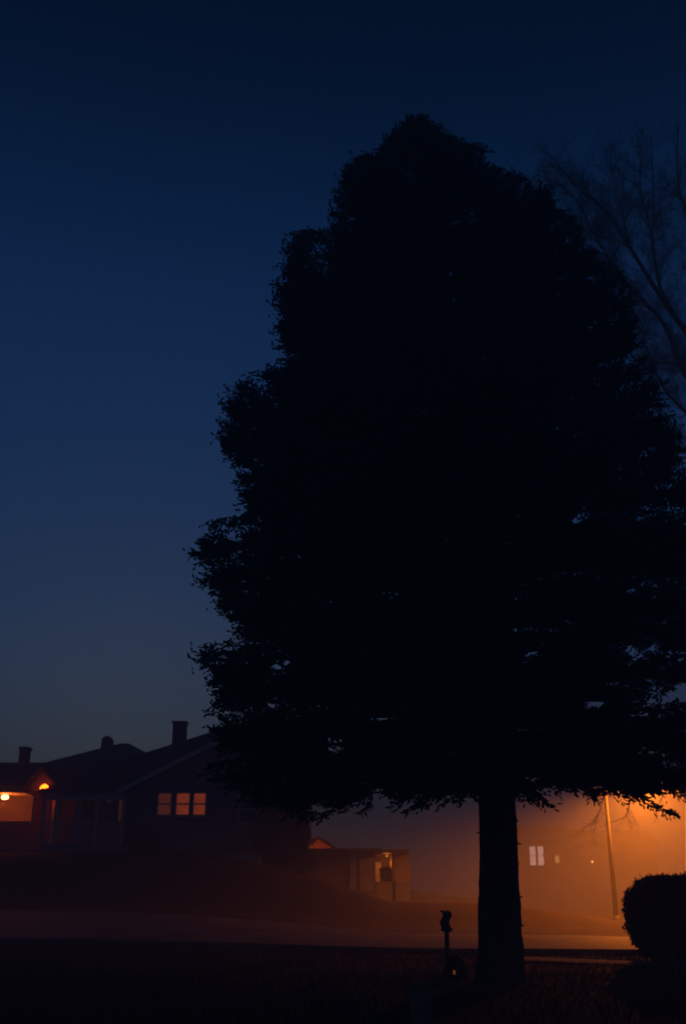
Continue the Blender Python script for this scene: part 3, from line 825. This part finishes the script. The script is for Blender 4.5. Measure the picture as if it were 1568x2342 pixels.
row(684, 1965, 46.5, .75, .5, 'low shrub at the left corner of the flat-roofed garage', n=9000)
row(330, 1930, 44.1, .7, .4, 'low shrub under the wall between porch and lit windows')

# ------------------------------------------------------------------ small things on the lawn
oy = 20.6
po = P(1022, 2200, oy); po.z = 0
orn = empty('garden_stake', po, 'slim reddish garden stake topped by a dark draped ornament left of the trunk', 'garden ornament')
zz0 = P(1022, 2132, oy).z; zz1 = P(1022, 2084, oy).z
MB(po).tube([(po.x, oy, -.05), (po.x+.01, oy, zz0+.2)], .045, 8).build('post', 'red_paint', orn)
mb = MB(po); H = zz1-zz0
secs = [(0, .035, .02), (.12, .085, .0), (.2, .06, .0), (.3, .062, -.02), (.5, .06, -.02), (.68, .055, .012), (.8, .06, .03), (.9, .052, .02), (.955, .07, -.01), (1.0, .06, .0)]
vs = []; fs = []
for t, w, dx in secs:
    for j in range(12):
        a = 6.283*j/12; w2 = 1.45*w*(1+.16*math.sin(3*a+t*9)); vs.append((po.x+dx+w2*math.cos(a), oy+w2*.8*math.sin(a), zz0+H*t))
for k in range(len(secs)-1):
    for j in range(12): fs.append((k*12+j, k*12+(j+1) % 12, (k+1)*12+(j+1) % 12, (k+1)*12+j))
fs += [tuple(range(11, -1, -1)), tuple(range(len(vs)-12, len(vs)))]
mb.add(vs, fs); bd = mb.build('figure', 'plum_cloth', orn, smooth=True)
mb = MB(po); mb.tube([(po.x, oy, zz1-.02), (po.x-.07, oy-.02, zz1), (po.x-.11, oy-.03, zz1+.015)], [.025, .02, .008], 6)
mb.tube([(po.x+.02, oy, zz1-.02), (po.x+.05, oy, zz1+.03)], [.02, .008], 6); mb.build('horn', 'plum_cloth', bd)
q = P(1040, 2200, 20.4)
bush('small_shrub', (q.x, 20.4, 0), .17, .17, .19, 2600, 'small dark rounded shrub beside the garden stake', 'shrub', .03, boxy=2.1)
# low garden light with a small amber glint
q = P(1038, 2222, 17.6); gp = Vector((q.x, q.y, 0))
gl2 = empty('garden_light', gp, 'low garden light with a tiny amber glint in front of the spruce', 'garden light')
MB(gp).tube([(gp.x, gp.y, -.05), (gp.x, gp.y, q.z-.05)], .012, 8).build('stake', 'dark_metal', gl2)
MB(gp).lathe([(.012, q.z-.045), (.022, q.z-.035), (.022, q.z+.02)], gp.x, gp.y, 12).build('lantern', 'glow_garden', gl2, smooth=True)
MB(gp).lathe([(.05, q.z+.023), (.045, q.z+.035), (.01, q.z+.06)], gp.x, gp.y, 12).build('cap', 'dark_metal', gl2, smooth=True)
# pale grey block
q0, q1 = P(940, 2290, 12.9), P(983, 2246, 12.9)
MBb = MB(((q0.x+q1.x)/2, 12.9, 0)); MBb.box(q0.x, q1.x, 12.9, 13.1, -.02, q1.z); 
tag(MBb.build('stone_block', 'grey_block', None, bevel=.02), 'pale grey block standing in the dark lawn left of centre foreground', 'block')
# stake by the right edge
q0 = P(1543, 2205, 19.5); zt3 = P(1543, 2168, 19.5).z
mb = MB((q0.x, 19.5, 0)); mb.box(q0.x-.03, q0.x+.03, 19.48, 19.52, -.1, zt3-.05)
mb.add([(q0.x-.03,19.48,zt3-.05),(q0.x+.03,19.48,zt3-.05),(q0.x+.03,19.52,zt3-.05),(q0.x-.03,19.52,zt3-.05),(q0.x-.005,19.5,zt3)],[(0,1,4),(1,2,4),(2,3,4),(3,0,4)])
tag(mb.build('wooden_stake', 'weathered_wood'), 'short wooden stake in the lawn in front of the clipped bush', 'stake')

# ------------------------------------------------------------------ fog
fog = MB((0, 0, 0)).box(-200, 200, -60, 300, -1.5, 22.5)
me = bpy.data.materials.new('fog'); me.use_nodes = True; nt = me.node_tree
nt.nodes.remove(nt.nodes['Principled BSDF'])
pv = nt.nodes.new('ShaderNodeVolumePrincipled'); pv.inputs['Color'].default_value = (0.92, 0.92, 0.93, 1)
pv.inputs['Density'].default_value = 0.011; pv.inputs['Anisotropy'].default_value = 0.1
nt.links.new(pv.outputs['Volume'], nt.nodes['Material Output'].inputs['Volume'])
MATS['fog'] = me
fo = fog.build('haze', 'fog'); fo['kind'] = 'stuff'; fo['label'] = 'thin night fog lying over lawn, road and houses'; 

# ------------------------------------------------------------------ sky
w = bpy.data.worlds.new('World'); S.world = w; w.use_nodes = True; nt = w.node_tree
bg = nt.nodes['Background']; sky = nt.nodes.new('ShaderNodeTexSky'); sky.sky_type = 'NISHITA'; sky.sun_disc = False
sky.sun_elevation = math.radians(1); sky.sun_rotation = math.radians(-12); sky.ozone_density = 5.0
tint = nt.nodes.new('ShaderNodeMixRGB'); tint.blend_type = 'MULTIPLY'; tint.inputs['Fac'].default_value = 1
tint.inputs['Color2'].default_value = (0.62, 0.99, 1.06, 1)
nt.links.new(sky.outputs['Color'], tint.inputs['Color1']); 
# the dusk sky deepens towards the zenith
tcw = nt.nodes.new('ShaderNodeTexCoord'); sep = nt.nodes.new('ShaderNodeSeparateXYZ'); nt.links.new(tcw.outputs['Generated'], sep.inputs['Vector'])
mrw = nt.nodes.new('ShaderNodeFloatCurve')
cv = mrw.mapping.curves[0]; cv.points[0].location = (0.0, 0.95); cv.points[1].location = (1.0, 0.2)
for a_, b_ in ((0.3, 0.80), (0.5, 0.80), (0.60, 0.62), (0.74, 0.30)): cv.points.new(a_, b_)
mrw.mapping.update()
nt.links.new(sep.outputs['Z'], mrw.inputs['Value'])
deep = nt.nodes.new('ShaderNodeVectorMath'); deep.operation = 'SCALE'
nt.links.new(tint.outputs['Color'], deep.inputs[0]); nt.links.new(mrw.outputs['Value'], deep.inputs['Scale'])
nt.links.new(deep.outputs['Vector'], bg.inputs['Color']); bg.inputs['Strength'].default_value = 0.128

# ------------------------------------------------------------------ camera and render settings
cam = bpy.data.cameras.new('camera'); co = bpy.data.objects.new('camera', cam); COL.objects.link(co)
co.location = (0, 0, EYE); co.rotation_euler = (math.radians(90)+TH, 0, 0)
cam.sensor_fit = 'VERTICAL'; cam.sensor_height = 36; cam.sensor_width = 24; cam.lens = F/2342*36
cam.clip_end = 2000; cam.dof.use_dof = True; cam.dof.focus_distance = 19; cam.dof.aperture_fstop = 1.4
S.camera = co
S.view_settings.view_transform = 'Standard'; S.view_settings.look = 'None'; S.view_settings.gamma = 1; S.view_settings.exposure = 0
S.render.engine = 'CYCLES'
cy = S.cycles
cy.use_denoising = True; cy.max_bounces = 6; cy.diffuse_bounces = 2; cy.glossy_bounces = 2; cy.volume_bounces = 3; cy.transparent_max_bounces = 6
cy.sample_clamp_indirect = 1.0; cy.filter_width = 1.8
